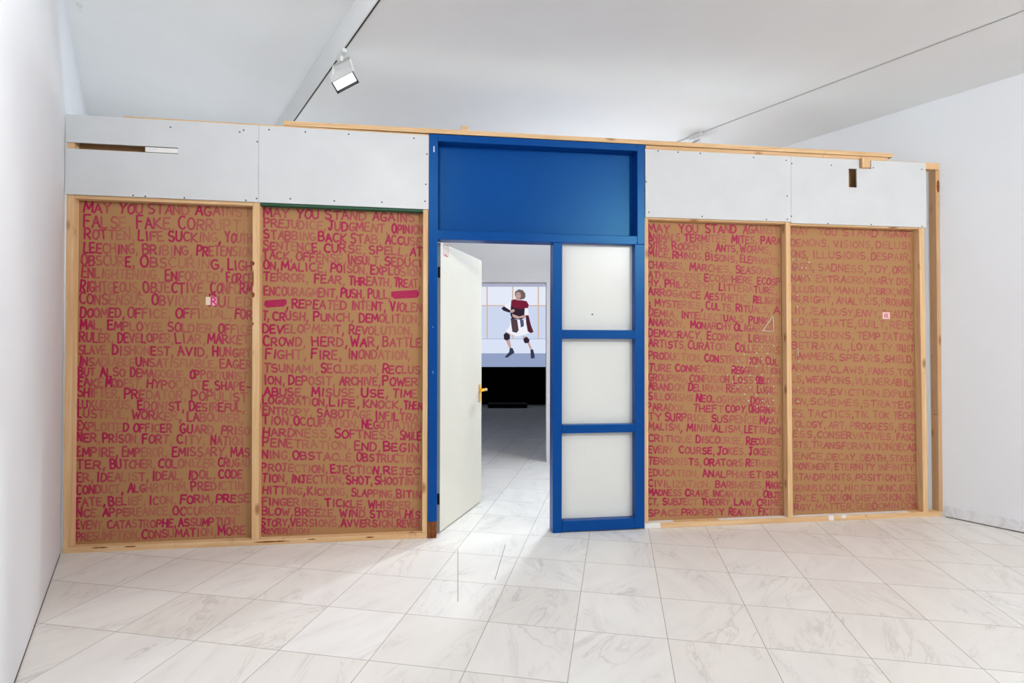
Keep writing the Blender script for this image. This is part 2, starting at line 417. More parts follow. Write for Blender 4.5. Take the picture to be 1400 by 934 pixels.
B1 = board(.003, 1.2525, 'brown board left against the white wall, lettered MAY YOU STAND AGAINST FALSE, FAKE, CORRUPT')
B2 = board(1.2545, 2.486, 'brown board touching the door on its left, lettered PREJUDICE, JUDGMENT, OPINION')
B3 = board(4.174, 5.394, 'brown board just right of the blue frame, lettered ANIMALS TERMITES MITES, pinned in a diamond')
B4 = board(5.396, 6.640, 'rightmost brown board, lettered DEMONS, VISIONS, DELUSIONS in pale red')

# white panels over the boards
def holed(name, u0, u1, z0, z1, holes, label, fn, y0=-.013, y1=-.001):
    us = sorted({u0, u1, *[h[0] for h in holes], *[h[1] for h in holes]}); zs = sorted({z0, z1, *[h[2] for h in holes], *[h[3] for h in holes]})
    nu, nz = len(us)-1, len(zs)-1
    solid = lambda i, j: 0 <= i < nu and 0 <= j < nz and not any(h[0] <= (us[i]+us[i+1])/2 <= h[1] and h[2] <= (zs[j]+zs[j+1])/2 <= h[3] for h in holes)
    mb = MB(); P = lambda x, y, z: fn(x, y, z) if fn else (x, y, z)
    for i in range(nu):
        for j in range(nz):
            if not solid(i, j): continue
            a, b, c, d = us[i], us[i+1], zs[j], zs[j+1]
            mb.face([P(a,y0,c),P(b,y0,c),P(b,y0,d),P(a,y0,d)]); mb.face([P(a,y1,c),P(a,y1,d),P(b,y1,d),P(b,y1,c)])
            if not solid(i-1, j): mb.face([P(a,y0,c),P(a,y0,d),P(a,y1,d),P(a,y1,c)])
            if not solid(i+1, j): mb.face([P(b,y0,c),P(b,y1,c),P(b,y1,d),P(b,y0,d)])
            if not solid(i, j-1): mb.face([P(a,y0,c),P(a,y1,c),P(b,y1,c),P(b,y0,c)])
            if not solid(i, j+1): mb.face([P(a,y0,d),P(b,y0,d),P(b,y1,d),P(a,y1,d)])
    return tag(mb.build(name, WHITE_PANEL), label, 'panel', 'white panels above the boards')
W1 = holed('white_panel', .003, 1.2715, 2.479, 3.034, [(.003, .727, 2.796, 2.841)], 'white painted panel with a long dark slot, top left by the white wall', SL)
W2 = holed('white_panel', 1.2735, 2.486, 2.479, 3.034, [], 'plain white panel between slotted white panel and the blue frame', SL)
W3 = holed('white_panel', 4.177, 5.4145, 2.453, 2.990, [], 'plain white panel on the right side of the blue frame', None)
W4 = holed('white_panel', 5.4165, 6.648, 2.443, 2.990, [(5.933, 6.007, 2.757, 2.913), (6.030, 6.139, 2.918, 2.990)], 'white panel with an upright rectangular hole, top right of the partition', None)
mb = MB(); mb.box(.513, .726, -.0125, -.001, 2.801, 2.835, SL); c = mb.build('slot_infill', WHITEFLECK, W1); c['label'] = 'whiter infill strip in the slot'
rail('wooden_block', 6.036, 6.107, -.017, .055, 2.918, 2.9435, PINE_V, 'pine block set in the notch of the white panel at top right', cat='wooden block')
bpy.data.objects.remove(bpy.data.objects['wooden_block.001'])
rail('wooden_block', 6.036, 6.107, -.040, -.0015, 2.918, 3.002, PINE_V, 'pine block set in the notch of the white panel at top right', cat='wooden block')
def screws(panel, pts):
    for px, py in pts:
        p = at_y(px, py, -.013); mb = MB(); mb.dome((p.x, -.0131, p.z), (0, -1, 0), .0062, .0025, 8, 2); mb.build('screw', SCREW, panel)
screws(W1, [(233, 174), (327.7, 180.5), (333, 178), (351.8, 193.8), (182, 267), (198.6, 268.5), (252, 270.5), (336, 274), (350.7, 271.5)])
screws(W2, [(80+x/2.692, 150+y/2.692) for x, y in [(775,74),(908,82),(1068,90),(1308,105),(1356,163),(1352,275),(1349,337),(853,328),(1015,336),(1190,340)]])
screws(W3, [(870+x/3.256, 160+y/3.256) for x, y in [(97,151),(186,157),(285,162),(522,180),(667,193),(44,288),(672,351),(55,424),(293,443),(580,456),(672,455)]])
screws(W4, [(870+x/3.256, 160+y/3.256) for x, y in [(868,215),(1055,226),(1271,233),(853,474),(1046,479),(1272,487),(692,207),(690,442)]])

# ------------------------------------------------------------------ lettering: a hand-drawn stroke alphabet
def arc(cx, cy, rx, ry, a0, a1, n=9):
    return [(cx+rx*math.cos(math.radians(a0+(a1-a0)*i/n)), cy+ry*math.sin(math.radians(a0+(a1-a0)*i/n))) for i in range(n+1)]
G = {
 'A': [[(0,0),(.5,1),(1,0)], [(.2,.38),(.8,.38)]],
 'B': [[(0,0),(0,1)], [(0,1)]+arc(.45,.76,.4,.24,90,-90,6)+[(0,.52)], [(0,.52)]+arc(.5,.26,.45,.26,90,-90,6)+[(0,0)]],
 'C': [arc(.55,.5,.55,.5,50,310)],
 'D': [[(0,0),(0,1)], [(0,1)]+arc(.3,.5,.65,.5,90,-90,8)+[(0,0)]],
 'E': [[(.9,1),(0,1),(0,0),(.95,0)], [(0,.52),(.75,.52)]],
 'F': [[(.95,1),(0,1),(0,0)], [(0,.54),(.75,.54)]],
 'G': [arc(.52,.5,.52,.5,50,320)+[(.95,.42),(.55,.42)]],
 'H': [[(0,0),(0,1)], [(.9,0),(.9,1)], [(0,.5),(.9,.5)]],
 'I': [[(.5,0),(.5,1)]],
 'J': [[(.15,1),(.95,1)], [(.6,1)]+arc(.32,.25,.28,.25,0,-170,6)],
 'K': [[(0,0),(0,1)], [(.85,1),(.05,.45),(.95,0)]],
 'L': [[(0,1),(0,0),(.9,0)]],
 'M': [[(0,0),(.1,1),(.5,.3),(.9,1),(1,0)]],
 'N': [[(0,0),(0,1),(.9,0),(.9,1)]],
 'O': [arc(.5,.5,.5,.5,90,450,12)],
 'P': [[(0,0),(0,1)], [(0,1)]+arc(.45,.73,.45,.27,90,-90,6)+[(0,.46)]],
 'Q': [arc(.5,.5,.5,.5,90,450,12), [(.6,.3),(1,-.05)]],
 'R': [[(0,0),(0,1)], [(0,1)]+arc(.45,.74,.42,.26,90,-90,6)+[(0,.48)], [(.35,.48),(.95,0)]],
 'S': [arc(.5,.75,.42,.25,40,250,7)+arc(.48,.25,.45,.25,80,-150,8)],
 'T': [[(0,1),(1,1)], [(.5,1),(.5,0)]],
 'U': [[(0,1)]+arc(.45,.35,.45,.35,180,360,7)+[(.9,1)]],
 'V': [[(0,1),(.48,0),(.95,1)]],
 'W': [[(0,1),(.25,0),(.5,.7),(.75,0),(1,1)]],
 'X': [[(0,0),(.9,1)], [(0,1),(.95,0)]],
 'Y': [[(0,1),(.48,.5),(.95,1)], [(.48,.5),(.45,0)]],
 'Z': [[(0,1),(.95,1),(0,0),(.95,0)]],
 '-': [[(.1,.45),(.9,.45)]],
 ',': [[(.6,.08),(.3,-.28)]],
 '.': [[(.4,.02),(.5,.02)]],
 ';': [[(.5,.35),(.5,.45)], [(.6,.05),(.3,-.25)]],
 '#': [[(0,.62),(1,.75),(.02,.45),(1,.6),(0,.3),(1,.42),(.05,.15),(.95,.28)]],
}
WID = {'I': .42, ',': .38, '.': .3, ';': .3, 'M': 1.2, 'W': 1.25, 'J': .85, 'L': .85, 'E': .88, 'F': .85, '#': 8}
def ribbon(mb, pts, hw, ink, y):
    # pts in metres (u, z); one painted stroke
    n0 = len(mb.v)
    for (a, b) in zip(pts, pts[1:]):
        y -= 2e-5
        d = Vector((b[0]-a[0], b[1]-a[1])); L = d.length
        if L < 1e-6: continue
        d /= L; nn = Vector((-d.y, d.x))*hw
        mb.face([(a[0]-nn.x, y, a[1]-nn.y), (b[0]-nn.x, y, b[1]-nn.y), (b[0]+nn.x, y, b[1]+nn.y), (a[0]+nn.x, y, a[1]+nn.y)])
    for p in pts:
        y -= 2e-5
        mb.face([(p[0]+hw*math.cos(k*PI/3+.3), y, p[1]+hw*math.sin(k*PI/3+.3)) for k in range(6)])
    mb.ink += [ink]*(len(mb.v)-n0)
    return y
def write(brd, crops, lo, hi, decay, floor_ink, flat=None, fat=1.0):
    """crops: (ox, oy, scale, text of lines); a line: baseline left, right, cap height | x0 x1 WORD | ..."""
    rnd = random.Random(len(crops[0][3]))
    mb = MB(); y = YB + .0002
    for ox, oy, sc, text in crops:
        for line in text.strip().split('\n'):
            head, *words = line.split('|')
            bl, brr, h = [float(v) for v in head.split()]
            xa, xb = 90., 1270.
            for wd in words:
                x0, x1, s = wd.split(); x0 = float(x0); x1 = float(x1)
                ws = [WID.get(ch, 1.) for ch in s]; gap = .28
                if '#' in s: ws = [1. if ch == '#' else .12 for ch in s]
                tot = sum(ws) + gap*(len(s)-1); k = (x1-x0)/tot; x = x0
                ink = rnd.uniform(.86, 1.)
                for i, ch in enumerate(s):
                    wpx = ws[i]*k
                    if ch == '#': inkl = .95
                    elif flat: inkl = rnd.uniform(*flat)
                    else: inkl = max(floor_ink, ink) * rnd.uniform(.9, 1.08)
                    ink -= decay*rnd.uniform(.5, 1.5)
                    if not flat and i > 2 and rnd.random() < .10: ink = rnd.uniform(.7, .95)
                    hh = h*rnd.uniform(.92, 1.05)*(1.12 if i == 0 and not flat else 1)
                    by = bl + (brr-bl)*(x-xa)/(xb-xa) + h*rnd.uniform(-.05, .05)
                    rot = rnd.uniform(-.07, .07); sh = rnd.uniform(-.05, .08)
                    hw = .0057*fat*(.8 + .42*min(inkl, 1))*rnd.uniform(.92, 1.1)
                    if ch == '#': hw *= 1.7
                    yl = y
                    for st in G[ch]:
                        pts = []
                        for gx, gy in st:
                            gx += rnd.uniform(-.03, .03); gy += rnd.uniform(-.025, .025)
                            qx = gx*wpx + sh*gy*hh; qy = gy*hh
                            if ch != '#': qx, qy = qx - rot*qy, qy + rot*qx
                            p = at_y(ox + (x+qx)/sc, oy + (by-qy)/sc, y)
                            pts.append((min(max(p.x, lo), hi), p.z))
                        yl = ribbon(mb, pts, hw, min(inkl, 1.), yl)
                    x += wpx + gap*k
    c = mb.build('handwritten_lettering', INK, brd); c['label'] = 'handwritten magenta capitals'
    return c
P1 = [(95, 270, 5.385, """
108 140 68|105 305 MAY|365 540 YOU|580 880 STAND|930 1335 AGAINST
220 250 82|105 455 FALSE,|498 775 FAKE,|805 1290 CORRUPT,
305 335 66|110 480 ROTTEN,|508 695 LIFE|728 1115 SUCKING,|1150 1345 YOUTH
405 435 68|105 505 LEECHING,|540 905 BRIBING,|938 1350 PRETENSION
498 535 72|90 480 OBSCURE,|525 1135 OBSCURING,|1170 1345 LIGH
588 630 68|90 665 ENLIGHTENING,|705 1130 ENFORCED,|1160 1345 FORCE
695 708 74|80 520 RIGHTGEOUS,|545 1010 OBJECTIVE,|1040 1345 CONFORM
783 808 74|75 580 CONSENSUS,|610 985 OBVIOUS,|1030 1340 RULED"""),
 (95, 420, 5.385, """
75 85 66|80 405 DOOMED,|430 745 OFFICE,|785 1195 OFFICIAL,|1220 1345 FOR
160 195 63|80 240 MAL,|283 690 EMPLOYEE|725 1075 SOLDIER,|1098 1345 OFFICE
255 270 66|75 325 RULER,|358 765 DEVELOPER,|785 1000 LIAR,|1020 1320 MARKET
345 365 63|68 290 SLAVE,|318 765 DISHONEST,|800 1020 AVID,|1055 1340 HUNGRY
430 450 60|70 480 INSADIABLE|492 1085 UNSATISFIABLE,|1110 1340 EAGER
503 535 56|65 185 BUT|230 410 ALSO|450 860 DEMAGOGUE,|888 1310 OPPORTUNIST
583 612 60|65 245 FAKE|270 535 MODEST,|570 1050 HYPOCRITE,|1075 1335 SHAPE-
660 695 64|60 375 SHIFTER,|405 860 PREDATOR,|900 1310 POPULIST
745 770 60|55 470 LUXURIOUS,|505 845 EDONIST,|885 1290 DESIREFUL,
812 850 60|55 435 LUSTFUL,|462 825 WORKER,|868 1280 LABOURER,"""),
 (80, 580, 4.914, """
38 72 54|120 470 EXPLOITED|505 760 OFFICER|820 1065 GUARD,|1095 1285 PRISO
115 145 56|120 280 NER,|300 540 PRISON,|565 765 FORT,|800 985 CITY,|1025 1240 NATION
218 215 58|120 400 EMPIRE,|430 730 EMPEROR,|765 1135 EMISSARY,|1160 1285 MAS
300 285 56|120 315 TER,|350 650 BUTCHER,|672 1050 COLONIZER|1075 1285 CRUGAD
388 360 54|120 235 ER,|258 605 IDEALIST,|632 835 IDEAL,|872 1055 IDOL,|1078 1235 CODE
470 436 54|120 435 CONDUCT,|468 872 ALGHRYTHM,|895 1245 PREDICTIN
552 522 52|118 315 FATE,|340 585 BELIEF,|610 790 ICON,|820 1040 FORM,|1060 1285 PRESE
625 602 52|120 275 NCE.|298 760 APPEREANCE,|770 1220 OCCURRENCE
705 675 50|115 310 EVENT,|330 790 CATASTROPHE,|808 1185 ASSUMPTION
785 738 52|115 545 PRESUMPTION,|560 1060 CONSUMATION,|1075 1255 MORE""")]
P2 = [(345, 270, 5.49, """
145 185 63|85 275 MAY|335 500 YOU|545 850 STAND|905 1280 AGAINST
222 275 62|90 550 PREJUDICE,|572 1020 JUDGMENT,|1050 1280 OPINION
310 365 62|88 475 STABBING|498 705 BACK|735 970 STAB,|1000 1265 ACCUSE
390 440 60|82 515 SENTENCE,|540 850 CURSE,|878 1165 SPELL,|1185 1275 AT
460 525 60|80 300 TACK,|330 705 OFFENSE,|720 965 INSULT,|995 1270 SEDUCI
538 595 60|85 200 ON,|220 560 MALICE,|590 865 POISON,|890 1270 EXPLOSION
622 680 60|85 420 TERROR,|468 695 FEAR,|725 1045 THREATH,|1065 1260 TREAT,
732 768 62|90 640 ENCOURAGMENT,|665 840 PUSH,|870 1035 PULL,|1055 1240 #
825 858 62|100 245 #|250 275 ,|300 705 REPEATED|745 1000 INTENT,|1035 1270 VIOLEN"""),
 (345, 420, 5.49, """
95 122 60|80 125 T,|155 420 CRUSH,|460 760 PUNCH,|805 1260 DEMOLITION,
190 210 60|80 690 DEVELOPMENT,|728 1205 REVOLUTION,
290 300 64|85 400 CROWD,|450 715 HERD,|738 950 WAR,|980 1270 BATTLE
385 392 64|100 405 FIGHT,|445 670 FIRE,|720 1185 INONDATION,
488 500 60|90 490 TSUNAMI,|515 950 SECLUSION,|980 1260 RECLUS
580 590 60|90 245 ION,|275 620 DEPOSIT,|655 960 ARCHIVE,|980 1240 POWER
665 678 58|90 395 ABUSE,|448 800 MISUSE,|822 1020 USE,|1055 1235 TIME
725 768 54|80 565 LOGORATION,|580 805 LIFE,|835 1125 KNOCK,|1140 1275 THEN
803 858 56|78 450 ENTROPY,|485 895 SABOTAGE|925 1240 INFILTRA
878 928 60|78 300 TION,|315 800 OCCUPATION,|825 1270 NEGOTIATION"""),
 (345, 580, 5.385, """
88 118 58|80 580 HARDNESS,|605 1070 SOFTNESS,|1088 1240 SMILE
165 208 58|78 725 PENETRATION,|755 945 END,|968 1225 BEGIN
253 288 56|72 285 NING,|300 760 OBSTACLE,|770 1240 OBSTRUCTION
345 378 54|70 555 PROJECTION,|580 955 EJECTION,|970 1235 REJEC
425 452 54|70 260 TION,|288 675 INJECTION,|693 885 SHOT,|903 1225 SHOOTING
510 548 52|78 390 HITTING,|408 705 KICKING,|730 1050 SLAPPING,|1065 1240 BITIN
595 628 52|75 510 FINGERING,|538 835 TICKLE,|855 1190 WHISPER,
668 698 52|70 300 BLOW,|318 620 BREEZE,|645 850 WIND.|868 1115 STORM,|1125 1235 HIS
750 758 50|65 275 STORY,|280 645 VERSIONS,|655 1060 AVVERSION,|1070 1235 REVER
805 800 36|65 415 REVERSION""")]
P3 = [(870, 290, 6.364, """
175 188 66|105 290 MAY|375 540 YOU|600 870 STAND|930 1235 AGAINST
245 282 60|105 380 ANIMALS|420 780 TERMITES|830 1050 MITES,|1085 1255 PARA
315 365 58|105 285 SITES,|315 660 RODENTS,|695 885 ANTS,|905 1175 WORMS,
385 462 56|105 300 MICE,|318 590 RHINOS,|605 880 BISONS,|905 1245 ELEPHANTS,
485 555 58|105 420 CHARGES,|468 830 MARCHES,|865 1200 SEASONS,
572 638 56|105 560 ATHOSPHERE|595 1010 ECOSPHERE|1055 1250 ECOSP
640 718 56|105 215 HY,|252 680 PHILOSOPHY|720 1225 LITTERATURE,
722 808 56|105 560 ARROGANCE|595 985 AESTHETIC,|1020 1250 RELIGION
815 892 58|105 130 ;|165 580 MYSTERIES,|610 845 CULTS,|870 1160 RITUALS,|1195 1250 A"""),
 (870, 420, 6.227, """
72 158 54|105 345 DEMIA,|385 910 INTELLECTUALS|960 1160 PUNKS
155 225 56|105 415 ANARCHY,|465 810 MONARCHY|835 1190 OLIGARCHY
248 312 58|105 560 DEMOCRACY,|605 935 ECONOMY,|960 1220 LIBERALS
335 400 60|105 425 ARTISTS,|440 810 CURATORS|845 1215 COLLECTORS
438 500 58|105 560 PRODUCTION,|585 1085 CONSTRUCTION,|1105 1210 CUL
542 575 56|105 295 TURE|335 775 CONNECTION,|815 1225 REGGREGATION
625 660 56|105 435 GROUPING,|455 810 CONFUSION,|830 990 LOSS|1020 1230 OBLIVION
703 738 56|105 405 ABANDON|445 735 DELIRIUM|770 1010 REASON,|1030 1200 LOGIC,
785 838 56|105 480 SILLOGISMS|510 960 NEOLOGISMS,|975 1170 DOXAS
880 908 56|95 430 PARADOX,|485 740 THEFT|765 945 COPY,|960 1220 ORIGINALI"""),
 (870, 560, 5.495, """
80 118 52|90 190 TY|215 530 SURPRICE|565 910 SUSPENCE|930 1065 MAXI
152 188 50|90 345 MALISM,|380 800 MINIMALISM,|815 1080 LETTRISM
240 275 48|90 420 CRITIQUE|450 805 DISCOURSE,|830 1085 RECOURSE
325 348 48|90 275 EVERY|325 590 COURSE,|610 825 JOKES,|848 1070 JOKERS,
410 436 48|90 490 TERRORISTS,|508 800 ORATORS|825 1080 RETHORIC
498 520 48|90 470 EDUCATION,|500 1060 ANALPHABETISM
578 598 46|90 560 CIVILIZATION,|595 960 BARBARIES,|975 1095 MAGIC
643 668 44|90 340 MADNESS|370 545 CRAVE|575 935 INCANTATION,|955 1090 OBJE
715 724 44|90 165 CT,|200 460 SUBJECT|490 720 THEORY,|738 885 LAW,|905 1085 CRIME
800 786 46|90 320 SPACE|340 660 PROPERTY|695 895 REALITY|920 1105 FICTION""")]
P4 = [(1060, 290, 5.833, """
175 208 52|130 270 MAY|345 490 YOU|540 815 STAND|860 1085 AGAINS
268 300 52|125 430 DEMONS,|470 780 VISIONS,|805 1080 DELUSI
360 395 55|125 260 ONS,|300 750 ILLUSIONS,|765 1080 DESPAIR,
460 498 54|135 310 GLEES,|345 725 SADNESS,|745 920 JOY,|935 1085 ORDI
550 590 52|130 290 NARY|325 945 EXTRAORDINARY|970 1080 DIS,
635 670 50|135 440 ILLUSION,|470 740 MANIA,|745 965 JOBROK,|975 1090 WIRE
715 758 52|130 215 NG,|230 465 RIGHT,|490 835 ANALYSIS,|850 1090 PROBABI"""),
 (1060, 420, 5.833, """
50 96 52|130 255 LITY,|270 640 JEALOUSY,|650 840 ENVY,|860 1095 BEAUTY
138 182 55|135 380 LOVE,|400 650 HATE,|665 895 GUILT,|920 1100 REPE
242 272 56|130 630 RCUSSIONS,|655 1100 TEMPTATION
330 362 54|130 590 BETRAYAL,|610 930 LOYALTY|960 1100 TRUST
412 452 53|130 490 HAMMERS,|510 865 SPEARS,|870 1110 SHIELD,
505 556 50|130 430 ARMOUR,|440 730 CLAWS,|742 970 FANGS,|980 1100 TOO
596 638 53|130 230 LS,|248 625 WEAPONS,|635 1110 VULNERABILI
688 726 50|130 435 WOUNDS,|445 825 EVICTION|862 1110 EXPULS
772 816 50|130 265 ION,|280 695 SCHEMES,|705 1110 STRATEGI"""),
 (1060, 560, 5.495, """
52 76 50|130 225 ES,|250 590 TACTICS,|600 705 TIK|735 855 TOK|890 1060 TECHN
130 168 48|150 380 OLOGY,|400 540 ART,|565 910 PROGRESS,|930 1060 REGR
206 240 48|135 305 ESS,|315 890 CONSERVATIVES,|915 1062 FASCI
285 318 48|135 265 STS,|275 875 TRANSFORMATION|888 1062 DECAD
372 397 46|145 385 ENCE,|390 620 DECAY,|640 850 DEATH,|860 1062 STASIS
448 462 46|140 430 MOVEMENT,|450 745 ETERNITY|770 1040 INFINITY
528 540 46|140 325 STAND|340 590 POINTS,|605 905 POSITION|918 1050 SITE
612 614 46|140 315 GENIUS|340 505 LOCI,|525 625 HIC|650 735 ET|770 925 NUNC,|935 1065 EXIST
688 682 46|150 325 ENCE,|350 590 TENSION,|605 965 DISPERSION,|980 1070 ENE
758 742 46|145 290 RGY,|305 595 MATTER,|605 930 SUBDOMIN|950 1075 DOM""")]
write(B1, P1, .055, 1.226, .09, .5)
write(B2, P2, 1.282, 2.442, .055, .56)
write(B3, P3, 4.209, 5.372, .075, .5)
write(B4, P4, 5.420, 6.60, 0, .5, flat=(.50, .72), fat=.95)

# pins, thread and stickers on the boards
def pins(brd, pts):
    for px, py in pts:
        p = at_y(px, py, YB-.010)
        mb = MB(); mb.tube([(p.x, YB+.001, p.z), (p.x, YB-.010, p.z)], .0018, 6)
        mb.dome((p.x, YB-.010, p.z), (0, -1, 0), .0056, .005, 9, 3); mb.tube([(p.x, YB-.0075, p.z), (p.x, YB-.0100, p.z)], [.003, .0056], 9)
        mb.build('pin', PIN, brd)
q = lambda L: [(1000+x/5.045, 415+y/5.045) for x, y in L]
pins(B3, q([(177,253),(250,243),(127,305),(210,300),(290,293),(87,350),(172,343),(250,345),(45,400),(127,395),(208,383),(295,378),(10,445),(85,437),(170,437),(255,433),(45,500),(128,498),(208,492),(290,493),(10,540),(83,537),(165,540),(255,537),(45,575),(128,580),(210,578),(290,575),(90,627),(172,632),(258,622),(118,672),(215,672),(290,668),(175,712),(255,710),(210,757),(290,757),(258,810),(290,870),(-28,493)]))
pins(B4, q([(455,25),(455,115),(455,210),(458,312),(462,400),(460,490),(460,583),(463,677),(465,765),(468,870)])
     + [(1060+x/5.833, 290+y/5.833) for x, y in [(140,378),(183,382),(270,400),(158,433),(208,443),(245,443),(176,462),(148,510),(220,510),(275,515),(176,562),(178,665),(178,757)]])
mb = MB()
def P5(x, y): p = at_y(1000+x/5.045, 415+y/5.045, YB-.004); return (p.x, YB-.004, p.z)
tri = [P5(286, 88), P5(215, 190), P5(292, 193), P5(286, 88)]
mb.tube(tri[:2], .0022, 6); mb.tube(tri[1:3], .0022, 6); mb.tube(tri[2:], .0026, 6)
c = mb.build('white_thread', PIN, B3); c['label'] = 'white thread strung into a triangle'
mb = MB(); mb.tube([P5(458, 312), P5(462, 362)], .0022, 6); c = mb.build('white_thread', PIN, B4); c['label'] = 'short white thread hanging from a pin'
def quad_px(mb, x0, y0, x1, y1, y, mi=0, th=.0006):
    a = at_y(x0, y1, y); b = at_y(x1, y0, y); mb.box(a.x, b.x, y-th, y, a.z, b.z, None, mi)
mb = MB(); quad_px(mb, 281.3, 406, 290, 417, YB-.0006)
st = tag(mb.build('paper_sticker', CREAMP), 'small pale sticker with a magenta R on the leftmost lettered board', 'sticker')
mb = MB(); quad_px(mb, 288.5, 406.5, 296, 417.5, YB-.0014); c = mb.build('pink_half', PINKP, st)
mb = MB()
for a in ([(289, 417), (289, 407), (294, 408), (294, 411.5), (289.5, 412)], [(291, 412), (296, 417)]):
    pts = []
    for x, yy in a: p = at_y(x, yy, YB-.0021); pts.append((p.x, p.z))
    ribbon(mb, pts, .0058, 1, YB-.0022)
mb.ink = []; c = mb.build('letter_mark', MAGENTA, st); c['label'] = 'magenta letter R'
mb = MB(); quad_px(mb, 1206.7, 427, 1216.6, 436.2, YB-.0006)
st = tag(mb.build('paper_sticker', PINKP), 'small square pale pink sticker on the rightmost lettered board', 'sticker')
mb = MB(); pts = [(at_y(x, yy, YB).x, at_y(x, yy, YB).z) for x, yy in [(1209.5, 434), (1209.5, 429.5), (1213, 429.5), (1213, 432), (1210, 432), (1214, 434.5)]]
ribbon(mb, pts, .003, 1, YB-.0014); mb.ink = []; c = mb.build('letter_mark', REDINK, st); c['label'] = 'faint red letter'

# ------------------------------------------------------------------ blue door frame
bf = empty('blue_door_frame', (3.33, .04, 0), 'tall blue wooden door frame with upper panel and three white side panes', 'door frame')
YF, YK = -.014, .11
def bar(name, u0, u1, z0, z1, y0=YF, y1=YK, mat=BLUE, par=bf, bev=.004, fn=None):
    mb = MB(); mb.box(u0, u1, y0, y1, z0, z1, fn); return mb.build(name, mat, par, bev)
ls = bar('left_post', 2.488, 2.554, .125, 3.024)
mb = MB()
for k in range(5):   # splintered, unpainted foot
    a = 2.489+.0125*k; mb.box(a, a+.0122, YF+.004+.004*(k % 2), YK-.006, .0, .13+.012*((k*7) % 3)-.012*(k == 2))
c = mb.build('splintered_foot', SPLINTER, ls, .001); c['label'] = 'bare splintered brown wood foot'
bar('right_post', 4.088, 4.166, 0.012, 2.235, fn=lambda x, y, z: (x+(.004 if x > 4.1 else 0)*z/2.2, y, z))
bar('right_post', 4.109, 4.171, 2.235, 3.024)
bar('top_rail', 2.554, 4.109, 2.972, 3.024)
bar('transom', 2.554, 4.109, 2.233, 2.301)
bar('mullion', 3.436, 3.507, .0, 2.233, fn=lambda x, y, z: (x+.004*(z/2.2-.7), y, z))
bar('cross_bar', 3.507, 4.088, 1.491, 1.560); bar('cross_bar', 3.507, 4.088, .761, .827); bar('bottom_rail', 3.507, 4.088, .008, .091)
bar('upper_panel', 2.554, 4.109, 2.301, 2.972, .082, .10, BLUE, bf, 0)
for z0, z1, hole in ((1.560, 2.233, True), (.827, 1.491, False), (.091, .761, False)):
    p = bar('pane', 3.507, 4.088, z0, z1, .048, .062, PANE, bf, 0)
    if hole:
        h = at_y(809.8, 430, .048); mb = MB(); mb.dome((h.x, .048, h.z), (0, -1, 0), .007, .002, 8, 2); c = mb.build('screw_hole', SCREW, p)
mb = MB()
for x0, y0, x1, y1 in ((592.7, 200, 594, 208),):
    a = at_y(x0, y1, YF); b = at_y(x1, y0, YF); mb.box(a.x, b.x, YF-.0006, YF, a.z, b.z)
c = mb.build('paint_chip', WHITEFLECK, ls); c['label'] = 'white chip in the blue paint'
for x0, y0, x1, y1 in ((591.2, 446.2, 592.8, 448), (591.2, 507, 592.8, 511)):
    mb = MB(); a = at_y(x0, y1, YF); b = at_y(x1, y0, YF); mb.box(a.x, b.x, YF-.0006, YF, a.z, b.z)
    c = mb.build('paint_chip', PALEBLUE, ls); c['label'] = 'pale blue chip in the paint'

# door leaf, open into the back room
H = Vector((2.577, .0935, 0)); D = Vector((.4178, .9085, 0)); N = Vector((.9085, -.4178, 0))
dl = empty('door_leaf', (H.x, H.y, .01), 'cream door leaf standing open into the room behind, brass handle', 'door')
def dp(s, d, z): return H + D*s + N*d + Vector((0, 0, z))
mb = MB(); mb.box(0, .905, -.04, 0, .012, 2.228, dp); mb.build('leaf', DOORP, dl, .002)
mb = MB(); mb.box(-.0012, 0, -.0395, -.001, .013, 2.227, dp); mb.build('edge_band', DOOREDGE, dl)
for zc in (2.0, .262):
    mb = MB(); mb.box(-.006, -.0012, -.030, -.002, zc-.042, zc+.042, dp)
    mb.tube([dp(-.008, -.03, zc-.042), dp(-.008, -.03, zc+.042)], .007, 10); hg = mb.build('hinge', BLACK, dl); hg['label'] = 'black hinge'
hp = at_plane(655.6, 532.6, H, N); hs = (hp-H).dot(D); hz = hp.z
mb = MB(); mb.box(hs-.017, hs+.017, 0, .007, hz-.115, hz+.045, dp); ha = mb.build('door_handle', BRASS, dl, .003); ha['label'] = 'yellow brass lever handle on a long plate'
mb = MB(); mb.tube([dp(hs, .007, hz), dp(hs, .058, hz)], .010, 12); mb.build('spindle', BRASS, ha)
mb = MB(); mb.tube([dp(hs+.012, .054, hz+.002), dp(hs-.02, .060, hz+.001), dp(hs-.07, .058, hz-.003), dp(hs-.115, .05, hz-.007)], [.010, .0115, .010, .008], 12); mb.build('lever', BRASS, ha, smooth=True)
mb = MB(); mb.tube([dp(hs, .058, hz), dp(hs+.004, .074, hz+.001)], [.0115, .010], 12); mb.build('lever_cap', HIGHLIGHT, ha)  # pale colour paints the white highlight on the stem end
sp = [at_plane(x, y, H, N) for x, y in ((606.5, 334), (612.8, 336.3), (612.6, 351.3), (606.5, 349.2))]
ss = [((p-H).dot(D), p.z) for p in sp]
mb = MB()
for i in range(4):
    a, b = ss[i], ss[(i+1) % 4]; d = Vector((b[0]-a[0], b[1]-a[1])); d.normalize(); nn = Vector((-d.y, d.x))*.0032
    mb.face([dp(a[0]-nn.x, .0008, a[1]-nn.y), dp(b[0]-nn.x, .0008, b[1]-nn.y), dp(b[0]+nn.x, .0008, b[1]+nn.y), dp(a[0]+nn.x, .0008, a[1]+nn.y)])
s0, s1 = ss[0][0], ss[1][0]; zt, zb = ss[0][1], ss[3][1]
